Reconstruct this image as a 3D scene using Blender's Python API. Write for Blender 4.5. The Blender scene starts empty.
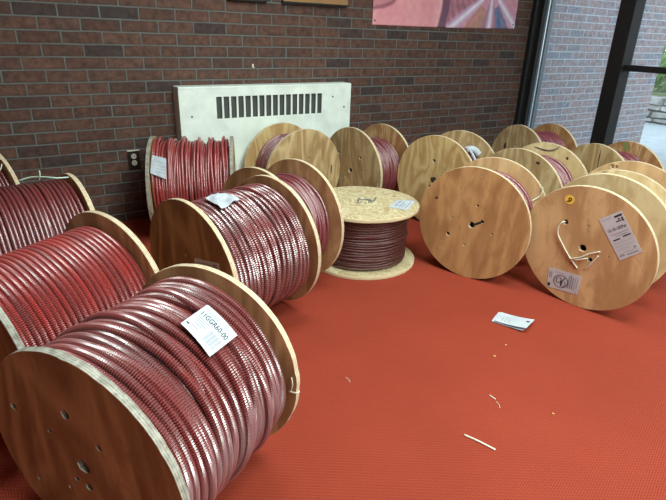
import bpy, bmesh, math, random
import numpy as np
from mathutils import Vector, Matrix, noise

scene = bpy.context.scene
COL = scene.collection
PI = math.pi
rng = random.Random(7)

# ------------------------------------------------------------------ helpers
def link(o, parent=None):
    COL.objects.link(o)
    if parent is not None:
        o.parent = parent
    return o

def tag(o, label=None, cat=None, group=None, kind=None):
    if label: o['label'] = label
    if cat: o['category'] = cat
    if group: o['group'] = group
    if kind: o['kind'] = kind
    return o

def empty(name, loc=(0, 0, 0), rot=(0, 0, 0)):
    o = bpy.data.objects.new(name, None)
    o.empty_display_size = 0.05
    o.location = loc
    o.rotation_euler = rot
    return link(o)

def mesh_obj(name, verts, faces, mats, parent=None, smooth=False, uv=None, mat_idx=None):
    me = bpy.data.meshes.new(name)
    me.from_pydata([tuple(v) for v in verts], [], [tuple(f) for f in faces])
    for m in (mats if isinstance(mats, (list, tuple)) else [mats]):
        me.materials.append(m)
    if smooth:
        me.polygons.foreach_set('use_smooth', [True] * len(me.polygons))
    if mat_idx is not None:
        me.polygons.foreach_set('material_index', list(mat_idx))
    if uv is not None:
        lay = me.uv_layers.new(name='UVMap')
        lay.data.foreach_set('uv', np.asarray(uv, dtype=np.float32).ravel())
    me.update()
    return link(bpy.data.objects.new(name, me), parent)

def bm_obj(name, bm, mats, parent=None, smooth=False):
    me = bpy.data.meshes.new(name)
    bm.normal_update()
    bm.to_mesh(me); bm.free()
    for m in (mats if isinstance(mats, (list, tuple)) else [mats]):
        me.materials.append(m)
    if smooth:
        me.polygons.foreach_set('use_smooth', [True] * len(me.polygons))
    return link(bpy.data.objects.new(name, me), parent)

def add_box(bm, lo, hi, bevel=0.0):
    lo = Vector(lo); hi = Vector(hi)
    g = bmesh.ops.create_cube(bm, size=1.0)
    for v in g['verts']:
        v.co = Vector(((lo.x + hi.x) / 2 + v.co.x * (hi.x - lo.x),
                       (lo.y + hi.y) / 2 + v.co.y * (hi.y - lo.y),
                       (lo.z + hi.z) / 2 + v.co.z * (hi.z - lo.z)))
    if bevel:
        es = list({e for v in g['verts'] for e in v.link_edges})
        bmesh.ops.bevel(bm, geom=es, offset=bevel, segments=2, affect='EDGES', profile=0.6)

def box(name, lo, hi, mat, parent=None, bevel=0.0):
    bm = bmesh.new(); add_box(bm, lo, hi, bevel)
    return bm_obj(name, bm, mat, parent)

def catmull(pts, n=8):
    pts = [Vector(p) for p in pts]
    P = [pts[0] * 2 - pts[1]] + pts + [pts[-1] * 2 - pts[-2]]
    out = []
    for i in range(1, len(P) - 2):
        for k in range(n):
            t = k / n
            a, b, c, d = P[i - 1], P[i], P[i + 1], P[i + 2]
            out.append(0.5 * ((2 * b) + (c - a) * t + (2 * a - 5 * b + 4 * c - d) * t * t + (3 * b - a - 3 * c + d) * t ** 3))
    out.append(pts[-1])
    return out

def tube_geo(path, r, sides=8):
    """verts, faces of a capped tube along a path (parallel transport)."""
    path = [Vector(p) for p in path]
    verts, faces = [], []
    t0 = (path[1] - path[0]).normalized()
    up = Vector((0, 0, 1)) if abs(t0.z) < 0.9 else Vector((1, 0, 0))
    n = (up - t0 * up.dot(t0)).normalized()
    for i, p in enumerate(path):
        t = (path[min(i + 1, len(path) - 1)] - path[max(i - 1, 0)]).normalized()
        n = (n - t * n.dot(t)).normalized()
        b = t.cross(n)
        for k in range(sides):
            a = 2 * PI * k / sides
            verts.append(p + (n * math.cos(a) + b * math.sin(a)) * r)
    for i in range(len(path) - 1):
        for k in range(sides):
            k2 = (k + 1) % sides
            faces.append((i * sides + k, i * sides + k2, (i + 1) * sides + k2, (i + 1) * sides + k))
    faces.append(tuple(reversed(range(sides))))
    m = (len(path) - 1) * sides
    faces.append(tuple(range(m, m + sides)))
    return verts, faces

def tube(name, pts, r, mat, parent=None, sides=8, n=8):
    v, f = tube_geo(catmull(pts, n) if len(pts) > 2 else pts, r, sides)
    return mesh_obj(name, v, f, mat, parent, smooth=True)

def curve_to_mesh(cu):
    o = bpy.data.objects.new('tmp', cu)
    COL.objects.link(o)
    dg = bpy.context.evaluated_depsgraph_get()
    dg.update()
    me = bpy.data.meshes.new_from_object(o.evaluated_get(dg))
    bpy.data.objects.remove(o)
    bpy.data.curves.remove(cu)
    return me

def plate_mesh(outline, holes, thick, bevel=0.0):
    """flat plate with true holes: 2D outline + hole outlines, extruded +-thick/2 along local Z"""
    cu = bpy.data.curves.new('plate', 'CURVE')
    cu.dimensions = '2D'; cu.fill_mode = 'BOTH'
    cu.extrude = thick / 2 - bevel; cu.bevel_depth = bevel; cu.bevel_resolution = 1
    for pts in [outline] + holes:
        s = cu.splines.new('POLY')
        s.points.add(len(pts) - 1)
        for i, p in enumerate(pts):
            s.points[i].co = (p[0], p[1], 0, 1)
        s.use_cyclic_u = True
    return curve_to_mesh(cu)

def circle(cx, cy, r, n=20, j=0.0, seed=0):
    rr = random.Random(seed)
    return [(cx + r * (1 + rr.uniform(-j, j)) * math.cos(2 * PI * k / n),
             cy + r * (1 + rr.uniform(-j, j)) * math.sin(2 * PI * k / n)) for k in range(n)]

# ------------------------------------------------------------------ materials
def srgb(r, g, b):
    f = lambda c: (c / 255) / 12.92 if c / 255 <= 0.04045 else ((c / 255 + 0.055) / 1.055) ** 2.4
    return (f(r), f(g), f(b), 1.0)

class NT:
    def __init__(self, name):
        self.m = bpy.data.materials.new(name)
        self.m.use_nodes = True
        self.t = self.m.node_tree
        self.b = self.t.nodes['Principled BSDF']
        self.out = self.t.nodes['Material Output']
    def n(self, kind, **kw):
        nd = self.t.nodes.new(kind)
        for k, v in kw.items():
            setattr(nd, k, v)
        return nd
    def l(self, a, b):
        self.t.links.new(a, b)
    def math(self, op, a, b=None, clamp=False):
        nd = self.n('ShaderNodeMath', operation=op, use_clamp=clamp)
        for i, x in enumerate((a, b)):
            if x is None: continue
            if isinstance(x, (int, float)): nd.inputs[i].default_value = x
            else: self.l(x, nd.inputs[i])
        return nd.outputs[0]
    def mix(self, fac, a, b, blend='MIX'):
        nd = self.n('ShaderNodeMix', data_type='RGBA', blend_type=blend)
        for i, x in ((0, fac), (6, a), (7, b)):
            if isinstance(x, (int, float)): nd.inputs[i].default_value = x
            elif isinstance(x, tuple): nd.inputs[i].default_value = x
            else: self.l(x, nd.inputs[i])
        return nd.outputs[2]
    def ramp(self, fac, stops):
        nd = self.n('ShaderNodeValToRGB')
        els = nd.color_ramp.elements
        while len(els) < len(stops): els.new(0.5)
        for e, (p, c) in zip(els, stops):
            e.position = p
            e.color = c if isinstance(c, tuple) else (c, c, c, 1)
        self.l(fac, nd.inputs[0])
        return nd.outputs[0]
    def noise(self, vec, scale, detail=3, rough=0.55, dist=0.0):
        nd = self.n('ShaderNodeTexNoise')
        nd.inputs['Scale'].default_value = scale
        nd.inputs['Detail'].default_value = detail
        nd.inputs['Roughness'].default_value = rough
        nd.inputs['Distortion'].default_value = dist
        if vec is not None: self.l(vec, nd.inputs['Vector'])
        return nd.outputs['Fac']
    def coord(self, which='Object', loc=(0, 0, 0), rot=(0, 0, 0), scale=(1, 1, 1)):
        tc = self.n('ShaderNodeTexCoord')
        mp = self.n('ShaderNodeMapping')
        mp.inputs['Location'].default_value = loc
        mp.inputs['Rotation'].default_value = rot
        mp.inputs['Scale'].default_value = scale
        self.l(tc.outputs[which], mp.inputs[0])
        return mp.outputs[0]
    def bump(self, h, strength=0.3, dist=0.002):
        nd = self.n('ShaderNodeBump')
        nd.inputs['Strength'].default_value = strength
        nd.inputs['Distance'].default_value = dist
        self.l(h, nd.inputs['Height'])
        self.l(nd.outputs[0], self.b.inputs['Normal'])
    def set(self, **kw):
        for k, v in kw.items():
            s = self.b.inputs[k.replace('_', ' ')]
            if hasattr(v, 'links') or hasattr(v, 'is_linked'): self.l(v, s)
            else: s.default_value = v

def plain(name, col, rough=0.6, metal=0.0, spec=0.5):
    t = NT(name)
    c = t.coord()
    n = t.noise(c, 9, 3)
    k = t.ramp(n, [(0.3, 0.86), (0.7, 1.06)])
    t.set(Base_Color=t.mix(1.0, col, k, 'MULTIPLY'), Roughness=rough, Metallic=metal, Specular_IOR_Level=spec)
    return t.m

def wood(name, light, dark, seed, angle=0.0, grain=9.0, stretch=0.22, contrast=1.0):
    """rotary-cut plywood face: contour lines of a stretched noise, in the YZ plane of the reel"""
    t = NT(name)
    rr = random.Random(seed)
    c = t.coord(loc=(rr.uniform(-9, 9), rr.uniform(-9, 9), rr.uniform(-9, 9)), rot=(angle, 0, 0), scale=(1, 1, stretch))
    n = t.noise(c, 4.5, 3, 0.5, 0.5)
    g = t.math('SINE', t.math('MULTIPLY', n, grain * 2 * PI))
    g = t.math('ADD', t.math('MULTIPLY', g, 0.5), 0.5)
    fib = t.noise(t.coord(rot=(angle, 0, 0), scale=(1, 1, 0.06)), 240, 2)
    blot = t.noise(t.coord(loc=(seed, 2, 3), rot=(angle, 0, 0), scale=(1, 1, 0.5)), 7, 4, 0.6)
    f = t.math('ADD', t.math('MULTIPLY', g, 0.36), t.math('ADD', t.math('MULTIPLY', fib, 0.25), t.math('MULTIPLY', blot, 0.6)))
    k = t.ramp(f, [(0.30, 0.0), (0.85, 1.0)])
    col = t.mix(t.math('MULTIPLY', k, contrast, True), light, dark)
    stn = t.ramp(t.noise(t.coord(loc=(seed * 2, 5, seed), rot=(angle, 0, 0), scale=(1, 1, .45)), 13, 5, .65, .8), [(.5, 0.0), (.66, .62)])
    col = t.mix(stn, col, dark)
    # knots and dark smears
    v = t.n('ShaderNodeTexVoronoi')
    v.inputs['Scale'].default_value = 7.0
    t.l(t.coord(loc=(seed * 1.7, seed * .3, seed), rot=(angle, 0, 0), scale=(1, 1, 0.6)), v.inputs['Vector'])
    kn = t.ramp(v.outputs['Distance'], [(0.05, 0.75), (0.16, 0.0)])
    sp = t.noise(t.coord(loc=(seed, 0, seed)), 3.1, 2)
    kn = t.math('MULTIPLY', kn, t.ramp(sp, [(0.52, 0.0), (0.6, 1.0)]))
    col = t.mix(kn, col, srgb(88, 58, 32))
    t.set(Base_Color=col, Roughness=0.62, Specular_IOR_Level=0.3)
    t.bump(f, 0.12, 0.001)
    return t.m

def ply_edge(name, light, dark, stripe=.45):
    t = NT(name)
    c = t.coord()
    sx = t.n('ShaderNodeSeparateXYZ'); t.l(c, sx.inputs[0])
    w = t.math('SINE', t.math('MULTIPLY', sx.outputs[0], 2 * PI / 0.0058))
    w = t.math('ADD', t.math('MULTIPLY', w, 0.5), 0.5)
    n = t.noise(c, 60, 3)
    f = t.math('ADD', t.math('MULTIPLY', w, stripe), t.math('MULTIPLY', n, 1.05 - stripe))
    t.set(Base_Color=t.mix(t.ramp(f, [(0.35, 0.0), (0.85, 1.0)]), light, dark), Roughness=0.8, Specular_IOR_Level=0.2)
    t.bump(n, 0.3, 0.002)
    return t.m

def cable_mat(name, red, dull, pitch=0.0055, ridge=1.0, metal=0.0, rough=0.30, glint=0.3, dmix=0.003, ior=1.75):
    """painted interlocked-armour cable; UV.x = metres along the cable, UV.y = around it"""
    t = NT(name)
    tc = t.n('ShaderNodeUVMap')
    sx = t.n('ShaderNodeSeparateXYZ'); t.l(tc.outputs[0], sx.inputs[0])
    u = sx.outputs[0]
    if ridge:
        w = t.math('SINE', t.math('MULTIPLY', t.math('ADD', u, t.math('MULTIPLY', sx.outputs[1], pitch)), 2 * PI / pitch))
    else:
        w = t.math('COSINE', t.math('MULTIPLY', u, 2 * PI / pitch))
    w = t.math('ADD', t.math('MULTIPLY', w, 0.5), 0.5)
    cb = t.n('ShaderNodeCombineXYZ')
    t.l(t.math('MULTIPLY', u, 1.6), cb.inputs[0])
    n = t.noise(cb.outputs[0], 1.0, 3, 0.6)
    col = t.mix(t.ramp(n, [(0.38, 0.0), (0.66, 1.0)]), red, dull)  # greyer stretches along the length stand in for reflections
    # ridge crests tinted paler: highlights put into the armour colour
    col = t.mix(t.math('MULTIPLY', t.ramp(w, [(0.55, 0.0), (0.95, 1.0)]), glint), col, srgb(196, 150, 148))
    t.set(Base_Color=col, Roughness=rough, Metallic=metal, Specular_IOR_Level=0.9, IOR=ior)
    if ridge: t.bump(w, ridge, dmix)
    return t.m

def brick_mat(name, c1, c2, c3, mortar, zph=0.8, xph=0.26):
    t = NT(name)
    tc = t.n('ShaderNodeTexCoord')
    sx = t.n('ShaderNodeSeparateXYZ'); t.l(tc.outputs['Object'], sx.inputs[0])
    cb = t.n('ShaderNodeCombineXYZ')
    t.l(t.math('ADD', sx.outputs[0], 20 * 0.2127 - xph + 0.1063), cb.inputs[0])
    t.l(t.math('SUBTRACT', sx.outputs[2], zph * 0.0678 - 20 * 0.0678), cb.inputs[1])
    # wobble so that the joints are not ruler straight
    wob = t.n('ShaderNodeTexNoise'); wob.inputs['Scale'].default_value = 11
    t.l(cb.outputs[0], wob.inputs['Vector'])
    va = t.n('ShaderNodeVectorMath', operation='MULTIPLY_ADD')
    t.l(wob.outputs['Color'], va.inputs[0]); va.inputs[1].default_value = (0.007, 0.006, 0); t.l(cb.outputs[0], va.inputs[2])
    def br(a, b, m, bias):
        nd = t.n('ShaderNodeTexBrick')
        nd.inputs['Scale'].default_value = 1
        nd.inputs['Brick Width'].default_value = 0.2127
        nd.inputs['Row Height'].default_value = 0.0678
        nd.inputs['Mortar Size'].default_value = 0.0045
        nd.inputs['Mortar Smooth'].default_value = 0.25
        nd.inputs['Bias'].default_value = bias
        for k, v in (('Color1', a), ('Color2', b), ('Mortar', m)):
            nd.inputs[k].default_value = v
        t.l(va.outputs[0], nd.inputs['Vector'])
        return nd
    b1 = br((0, 0, 0, 1), (1, 1, 1, 1), (0, 0, 0, 1), 0.0)
    tone = t.ramp(b1.outputs['Color'], [(0.0, c1), (0.45, c2), (0.82, c1), (0.97, tuple(.35 * p + .65 * q for p, q in zip(c1, c3)))])
    n1 = t.noise(cb.outputs[0], 26, 4, 0.65)
    n2 = t.noise(cb.outputs[0], 5, 3, 0.6)
    tone = t.mix(1.0, tone, t.ramp(n1, [(0.28, 0.45), (0.72, 1.35)]), 'MULTIPLY')
    b2 = t.n('ShaderNodeTexBrick')
    for k, v in (('Scale', 1), ('Brick Width', 0.2127), ('Row Height', 0.0678), ('Mortar Size', 0.017), ('Mortar Smooth', 1.0)):
        b2.inputs[k].default_value = v
    t.l(va.outputs[0], b2.inputs['Vector'])
    rim = t.math('MULTIPLY', b2.outputs['Fac'], t.ramp(n2, [(0.35, 0.25), (0.62, 0.85)]))
    tone = t.mix(rim, tone, c3)
    tone = t.mix(t.ramp(n2, [(0.5, 0.0), (0.75, 0.55)]), tone, c3)
    mo = t.mix(1.0, mortar, t.ramp(n2, [(0.3, 0.75), (0.7, 1.15)]), 'MULTIPLY')
    col = t.mix(b1.outputs['Fac'], tone, mo)
    t.set(Base_Color=col, Roughness=0.78, Specular_IOR_Level=0.35)
    h = t.math('ADD', t.math('MULTIPLY', t.math('SUBTRACT', 1.0, b1.outputs['Fac']), 1.0), t.math('MULTIPLY', n1, 0.35))
    t.bump(h, 0.55, 0.006)
    return t.m

def carpet_mat():
    t = NT('red_ribbed_carpet')
    c = t.coord(rot=(0, 0, math.radians(33)))
    sx = t.n('ShaderNodeSeparateXYZ'); t.l(c, sx.inputs[0])
    a = t.math('SINE', t.math('MULTIPLY', sx.outputs[0], 2 * PI / 0.0085))
    b = t.math('SINE', t.math('MULTIPLY', sx.outputs[1], 2 * PI / 0.0105))
    h = t.math('ADD', t.math('MULTIPLY', t.math('MULTIPLY', a, b), 0.36), t.math('MULTIPLY', b, 0.14))
    h = t.math('ADD', h, 0.5)
    f = t.noise(c, 420, 2)
    big = t.noise(c, 2.3, 3)
    col = t.mix(t.ramp(h, [(0.1, 0.0), (0.8, 1.0)]), srgb(122, 43, 30), srgb(158, 65, 45))
    col = t.mix(1.0, col, t.ramp(f, [(0.3, 0.8), (0.7, 1.15)]), 'MULTIPLY')
    col = t.mix(1.0, col, t.ramp(big, [(0.3, 0.92), (0.7, 1.06)]), 'MULTIPLY')
    t.set(Base_Color=col, Roughness=0.92, Specular_IOR_Level=0.15)
    t.bump(t.math('ADD', h, t.math('MULTIPLY', f, 0.5)), 0.6, 0.004)
    return t.m

def glass_mat():
    t = NT('window_glass')
    t.t.nodes.remove(t.b)
    tr = t.n('ShaderNodeBsdfTransparent'); tr.inputs[0].default_value = (0.93, 0.96, 0.96, 1)
    gl = t.n('ShaderNodeBsdfGlossy'); gl.inputs['Roughness'].default_value = 0.02
    df = t.n('ShaderNodeBsdfDiffuse'); df.inputs[0].default_value = (0.9, 0.93, 0.95, 1)
    fr = t.n('ShaderNodeFresnel'); fr.inputs[0].default_value = 1.45
    n = t.noise(t.coord(), 2.0, 4)
    m1 = t.n('ShaderNodeMixShader'); m2 = t.n('ShaderNodeMixShader')
    t.l(t.ramp(n, [(0.3, 0.03), (0.7, 0.07)]), m1.inputs[0])     # pale diffuse haze mixed in to stand for glare
    t.l(tr.outputs[0], m1.inputs[1]); t.l(df.outputs[0], m1.inputs[2])
    t.l(fr.outputs[0], m2.inputs[0]); t.l(m1.outputs[0], m2.inputs[1]); t.l(gl.outputs[0], m2.inputs[2])
    t.l(m2.outputs[0], t.out.inputs[0])
    return t.m

def film_mat():
    t = NT('clear_wrap')
    t.t.nodes.remove(t.b)
    tr = t.n('ShaderNodeBsdfTransparent')
    gl = t.n('ShaderNodeBsdfGlossy'); gl.inputs['Roughness'].default_value = 0.12
    n = t.noise(t.coord(scale=(1, 1, 3)), 16, 4)
    bp = t.n('ShaderNodeBump'); bp.inputs['Strength'].default_value = 0.8; bp.inputs['Distance'].default_value = 0.01
    t.l(n, bp.inputs['Height']); t.l(bp.outputs[0], gl.inputs['Normal'])
    m = t.n('ShaderNodeMixShader'); m.inputs[0].default_value = 0.05
    t.l(tr.outputs[0], m.inputs[1]); t.l(gl.outputs[0], m.inputs[2]); t.l(m.outputs[0], t.out.inputs[0])
    return t.m

M = {}
M['carpet'] = carpet_mat()
M['brick'] = brick_mat('dark_red_brick', srgb(88, 60, 50), srgb(102, 72, 60), srgb(54, 51, 52), srgb(103, 104, 99))
M['brick_out'] = brick_mat('daylit_brick', srgb(166, 150, 152), srgb(176, 154, 154), srgb(140, 150, 164), srgb(206, 210, 214))  # same brick, its colour lightened to hold the outdoor daylight
M['plaster'] = plain('painted_wall', srgb(150, 140, 130), 0.9)
M['ceiling'] = plain('ceiling_tile', srgb(205, 203, 198), 0.9)
M['edge'] = ply_edge('plywood_edge', srgb(222, 206, 176), srgb(150, 122, 90))
M['edge_grey'] = ply_edge('scuffed_plywood_edge', srgb(172, 168, 156), srgb(84, 76, 64), .18)
M['hole'] = plain('shaded_hub_cardboard', srgb(34, 25, 18), 0.9)  # near-black: shade inside the hollow hub is put into its colour
M['paper'] = plain('white_paper', srgb(186, 192, 200), 0.6)
M['paper_warm'] = plain('label_paper', srgb(198, 194, 200), 0.6)
M['ink'] = plain('black_ink', srgb(34, 32, 36), 0.7)
M['ink_grey'] = plain('grey_print', srgb(140, 138, 146), 0.7)
M['sticker'] = plain('yellow_sticker', srgb(248, 206, 84), 0.5)
M['maroon_ink'] = plain('maroon_numeral', srgb(60, 16, 14), 0.6)
M['wire'] = plain('pale_wire', srgb(216, 208, 190), 0.45)
M['steel'] = plain('tie_steel', srgb(170, 172, 172), 0.35, 0.8)
M['tie'] = plain('green_white_tie', srgb(190, 214, 196), 0.45)
M['enamel'] = plain('cream_enamel', srgb(233, 242, 233), 0.42)
M['black_metal'] = plain('black_frame_metal', srgb(14, 14, 15), 0.6, 0.0)
M['grey_metal'] = plain('grey_frame_metal', srgb(92, 104, 112), 0.4, 0.3)
M['highlight_metal'] = plain('frame_highlight', srgb(170, 182, 188), 0.35, 0.4)
M['grille'] = plain('dark_grille', srgb(72, 74, 72), 0.6)
M['screw'] = plain('dark_screw', srgb(48, 44, 40), 0.5, 0.5)
M['outlet_brown'] = plain('brown_plate', srgb(40, 32, 28), 0.4)
M['ivory'] = plain('ivory_plastic', srgb(214, 206, 188), 0.4)
M['gold'] = plain('gold_frame_wood', srgb(150, 112, 70), 0.5)
M['frame_black'] = plain('black_frame_wood', srgb(18, 16, 15), 0.5)
M['canvas'] = plain('picture_canvas', srgb(120, 116, 108), 0.8)
M['concrete'] = plain('pale_concrete', srgb(198, 206, 208), 0.85)
M['glass'] = glass_mat()
M['film'] = film_mat()

# cables
RED = srgb(158, 30, 26); DULL = srgb(150, 62, 62)
M['cab_front'] = cable_mat('armoured_cable_front', srgb(110, 13, 10), srgb(82, 26, 26), 0.0062, 0, glint=.22, rough=.28, ior=1.62)
M['cab_bright'] = cable_mat('armoured_cable_bright', srgb(148, 18, 9), srgb(92, 14, 12), 0.0066, 0, glint=.22, rough=.30, ior=1.6)
M['cab_grey'] = cable_mat('armoured_cable_greyed', srgb(110, 16, 15), srgb(88, 42, 46), 0.0085, 0, glint=.3, rough=.27, ior=1.66)
M['cab_maroon'] = cable_mat('armoured_cable_maroon', srgb(108, 19, 23), srgb(98, 32, 38), 0.0066, 0.16, glint=.2)
M['cab_loose'] = cable_mat('armoured_cable_loose', srgb(158, 25, 22), srgb(128, 50, 54), 0.0075, 0.25, glint=.25)
M['cab_thin'] = cable_mat('thin_armoured_cable', srgb(114, 30, 36), srgb(118, 58, 68), 0.006, 0.2, glint=.2)
M['cab_pink'] = cable_mat('thin_pink_cable', srgb(128, 36, 46), srgb(112, 54, 72), 0.006, 0.2, glint=.2)
M['cab_dark'] = cable_mat('dark_maroon_cable', srgb(76, 18, 18), srgb(66, 24, 24), 0.006, 0.3, 0.0, 0.4, 0.05, ior=1.5)

# ------------------------------------------------------------------ coil geometry
def smooth_noise(x, y, z):
    return noise.noise(Vector((x, y, z)))

def helix_path(r, w, d, pitch, seed, jr, jx, seg, lumps=None):
    turns = max(2, int((w - d) / pitch))
    n = turns * seg + 1
    pts = np.zeros((n, 3)); th = np.zeros(n)
    for i in range(n):
        a = 2 * PI * i / seg
        tn = i / seg
        ca, sa = math.cos(a), math.sin(a)
        q = tn * 0.83 + seed
        nr = smooth_noise(q * 1.9, ca * 1.1, sa * 1.1 + seed)
        nx = smooth_noise(q * 1.3 + 40, ca * 0.9, sa * 0.9 + seed)
        rr = r + nr * jr * d * 2
        if lumps:
            rr += lumps(tn / turns, a)
        x = -w / 2 + d / 2 + (w - d) * tn / turns + nx * jx * d * 2
        x = min(max(x, -w / 2 + d / 2), w / 2 - d / 2)
        pts[i] = (x, rr * ca, rr * sa)
        th[i] = a
    return pts, th

def sweep(pts, th, rad, sides, V, F, UV, u0, amp=0.0, step=None):
    n = len(pts)
    rv = (rad * (1 + amp * (1 - 2 * (np.arange(n) % 2))))[:, None, None]
    er = np.stack([np.zeros(n), np.cos(th), np.sin(th)], 1)
    ex = np.array([1.0, 0, 0])
    t = np.gradient(pts, axis=0); t /= np.linalg.norm(t, axis=1)[:, None]
    bx = ex - t * (t @ ex)[:, None]; bx /= np.linalg.norm(bx, axis=1)[:, None]
    er = np.cross(bx, t)
    s = np.concatenate([[0], np.cumsum(np.linalg.norm(np.diff(pts, axis=0), axis=1))]) + u0
    if step:                        # crests and grooves stay in step with the rings
        s = np.arange(n) * step
    base = sum(len(v) for v in V)
    ang = 2 * PI * np.arange(sides) / sides
    ring = pts[:, None, :] + rv * (np.cos(ang)[None, :, None] * er[:, None, :] + np.sin(ang)[None, :, None] * bx[:, None, :])
    V.append(ring.reshape(-1, 3))
    i = np.arange(n - 1)[:, None]; k = np.arange(sides)[None, :]; k2 = (k + 1) % sides
    f = np.stack([base + i * sides + k, base + i * sides + k2, base + (i + 1) * sides + k2, base + (i + 1) * sides + k], -1)
    F.append(f.reshape(-1, 4))
    u = np.broadcast_to(s[:-1, None], (n - 1, sides)); u2 = np.broadcast_to(s[1:, None], (n - 1, sides))
    v1 = np.broadcast_to(k / sides, (n - 1, sides)); v2 = np.broadcast_to((k + 1) / sides, (n - 1, sides))
    UV.append(np.stack([np.stack([u, v1], -1), np.stack([u, v2], -1), np.stack([u2, v2], -1), np.stack([u2, v1], -1)], 2).reshape(-1, 2))
    return s[-1] + 0.37

def coil(parent, mat, R, w, d, seed=0, jr=0.12, jx=0.12, seg=72, sides=8, layers=2, cross=0, lumps=None, gap=1.03, under=0.8, pitch=None, amp=0.12):
    """outer radius R, width w, cable diameter d"""
    V, F, UV = [], [], []
    u = seed * 3.1
    if pitch:                       # real interlocked ridges: one crest and one groove ring per pitch
        seg = int(2 * PI * R / pitch * 2)
    else:
        amp = 0.0
    for ly in range(layers):
        r = R - d / 2 - ly * d * under
        p, th = helix_path(r, w, d, d * gap * (1.0 if ly == 0 else 1.05), seed + ly * 17.3, jr, jx, seg if ly == 0 or not pitch else 90, lumps)
        u = sweep(p, th, d / 2, sides, V, F, UV, u, amp if ly == 0 else 0, pitch / 2 if pitch and ly == 0 else None)
        if ly == 0: n_flat = sum(len(f) for f in F)
    rr = random.Random(seed * 13 + 5)
    for c in range(cross):          # loose strands that wander across the top layer
        a0 = rr.uniform(0, 2 * PI); span = rr.uniform(2.2, 4.6)
        x0 = rr.uniform(-w / 2 + 2 * d, w / 2 - 2 * d); dx = rr.choice((-1, 1)) * rr.uniform(1.2, 3.4) * d
        n = int(seg * span / (2 * PI)) + 2
        tt = np.linspace(0, 1, n); a = a0 + span * tt
        rad = R - d / 2 - d * 0.7 + d * 1.25 * np.sin(PI * tt) ** 0.5
        x = np.clip(x0 + dx * (tt - 0.5), -w / 2 + d / 2, w / 2 - d / 2)
        u = sweep(np.stack([x, rad * np.cos(a), rad * np.sin(a)], 1), a, d / 2, sides, V, F, UV, u, amp, pitch / 2 if pitch else None)
    # packed inner turns below the visible layers
    rc = R - d * (0.9 + (layers - 1) * under)
    nb = sum(len(v) for v in V); m = 48
    a = 2 * PI * np.arange(m) / m
    V.append(np.concatenate([np.stack([np.full(m, sx * (w / 2 - 0.001)), rc * np.cos(a), rc * np.sin(a)], 1) for sx in (-1, 1)]))
    k = np.arange(m); k2 = (k + 1) % m
    F.append(np.stack([nb + k, nb + k2, nb + m + k2, nb + m + k], 1))
    UV.append(np.stack([np.stack([k * .1, k * 0], 1), np.stack([k * .1 + .1, k * 0], 1), np.stack([k * .1 + .1, k * 0 + 1], 1), np.stack([k * .1, k * 0 + 1], 1)], 1).reshape(-1, 2))
    return mesh_obj('cable', np.concatenate(V), np.concatenate(F), mat, parent, smooth=not pitch, uv=np.concatenate(UV))

# ------------------------------------------------------------------ reels
T = 0.019
BOLTS = [(0.118, k * 60) for k in range(6)]

def flange(root, R, xc, zc, holes, mats, rough_rim=0.0, seed=1):
    n = 128
    rr = random.Random(seed)
    out = []
    for k in range(n):
        a = 2 * PI * k / n
        r = R - 0.0015 - rough_rim * max(0, noise.noise(Vector((math.cos(a) * 9, math.sin(a) * 9, seed))) + rr.uniform(-.2, .2))
        out.append((r * math.cos(a), r * math.sin(a)))
    hs = [circle(h[0], h[1], h[2], 18, 0.10, seed + i) for i, h in enumerate(holes)]
    me = plate_mesh(out, hs, T, 0.0015)
    # plate is in XY with thickness along Z -> reel YZ plane, thickness along X
    me.transform(Matrix(((0, 0, 1, xc), (1, 0, 0, 0), (0, 1, 0, zc), (0, 0, 0, 1))))
    me.materials.clear()
    for m in mats: me.materials.append(m)
    for p in me.polygons:
        p.material_index = 0 if abs(p.normal.x) > 0.6 else 1
        p.use_smooth = False
    me.name = 'flange'
    return link(bpy.data.objects.new('flange', me), root)

def drum(root, r, w, zc, axis='X'):
    n = 32; V = []; F = []
    for s in (-1, 1):
        for k in range(n):
            a = 2 * PI * k / n
            V.append((s * w / 2, r * math.cos(a), zc + r * math.sin(a)))
    for k in range(n):
        F.append((k, (k + 1) % n, n + (k + 1) % n, n + k))
    return mesh_obj('drum', V, F, M['hole'], root, smooth=True)

def std_holes(rot, r=0.118, c=0.019, keyed=True, start=True):
    h = [(0, 0, c)]
    for k in range(4):
        a = math.radians(rot + 90 * k)
        h.append((r * math.cos(a), r * math.sin(a), 0.0065))
    if keyed:
        a = math.radians(rot + 35); h.append((0.055 * math.cos(a), 0.055 * math.sin(a), 0.011))
    if start:
        a = math.radians(rot + 150); h.append((0.135 * math.cos(a), 0.135 * math.sin(a), 0.013))
    return h

RG = 'plywood cable reels on the red carpet'

def reel(x, y, az, R, W, label, near_holes, far_holes, woods, cable, tilt=0.0, edge=('edge', 'edge'), rim=0.0, hub=0.09, seed=1):
    t = math.radians(tilt)
    lift = abs(math.sin(t)) * W / 2
    root = empty('cable_reel', (x, y, 0), (0, 0, math.radians(az)))
    # z of the hub axis above the floor; a tilted reel rests on its near rim
    zc = R
    if tilt:
        root.rotation_euler = (0, -t, math.radians(az))
        c = Vector((0, 0, R * math.cos(t) + lift))           # hub centre above floor
        off = Matrix.Rotation(math.radians(az), 3, 'Z') @ (Matrix.Rotation(-t, 3, 'Y') @ Vector((0, 0, R)))
        root.location = Vector((x, y, 0)) + c - off
    tag(root, label, 'cable reel', RG)
    f1 = flange(root, R, -W / 2 + T / 2, zc, near_holes, [M[woods[0]], M[edge[0]]], rim, seed)
    f2 = flange(root, R, W / 2 - T / 2, zc, far_holes, [M[woods[1]], M[edge[1]]], rim, seed + 50)
    drum(root, hub, W - 2 * T - 0.001, zc)
    co = coil(root, M[cable.pop('mat')], w=W - 2 * T - 0.004, seed=seed, **cable)
    co.location = (0, 0, zc)
    root['axle'] = zc
    return root

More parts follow.
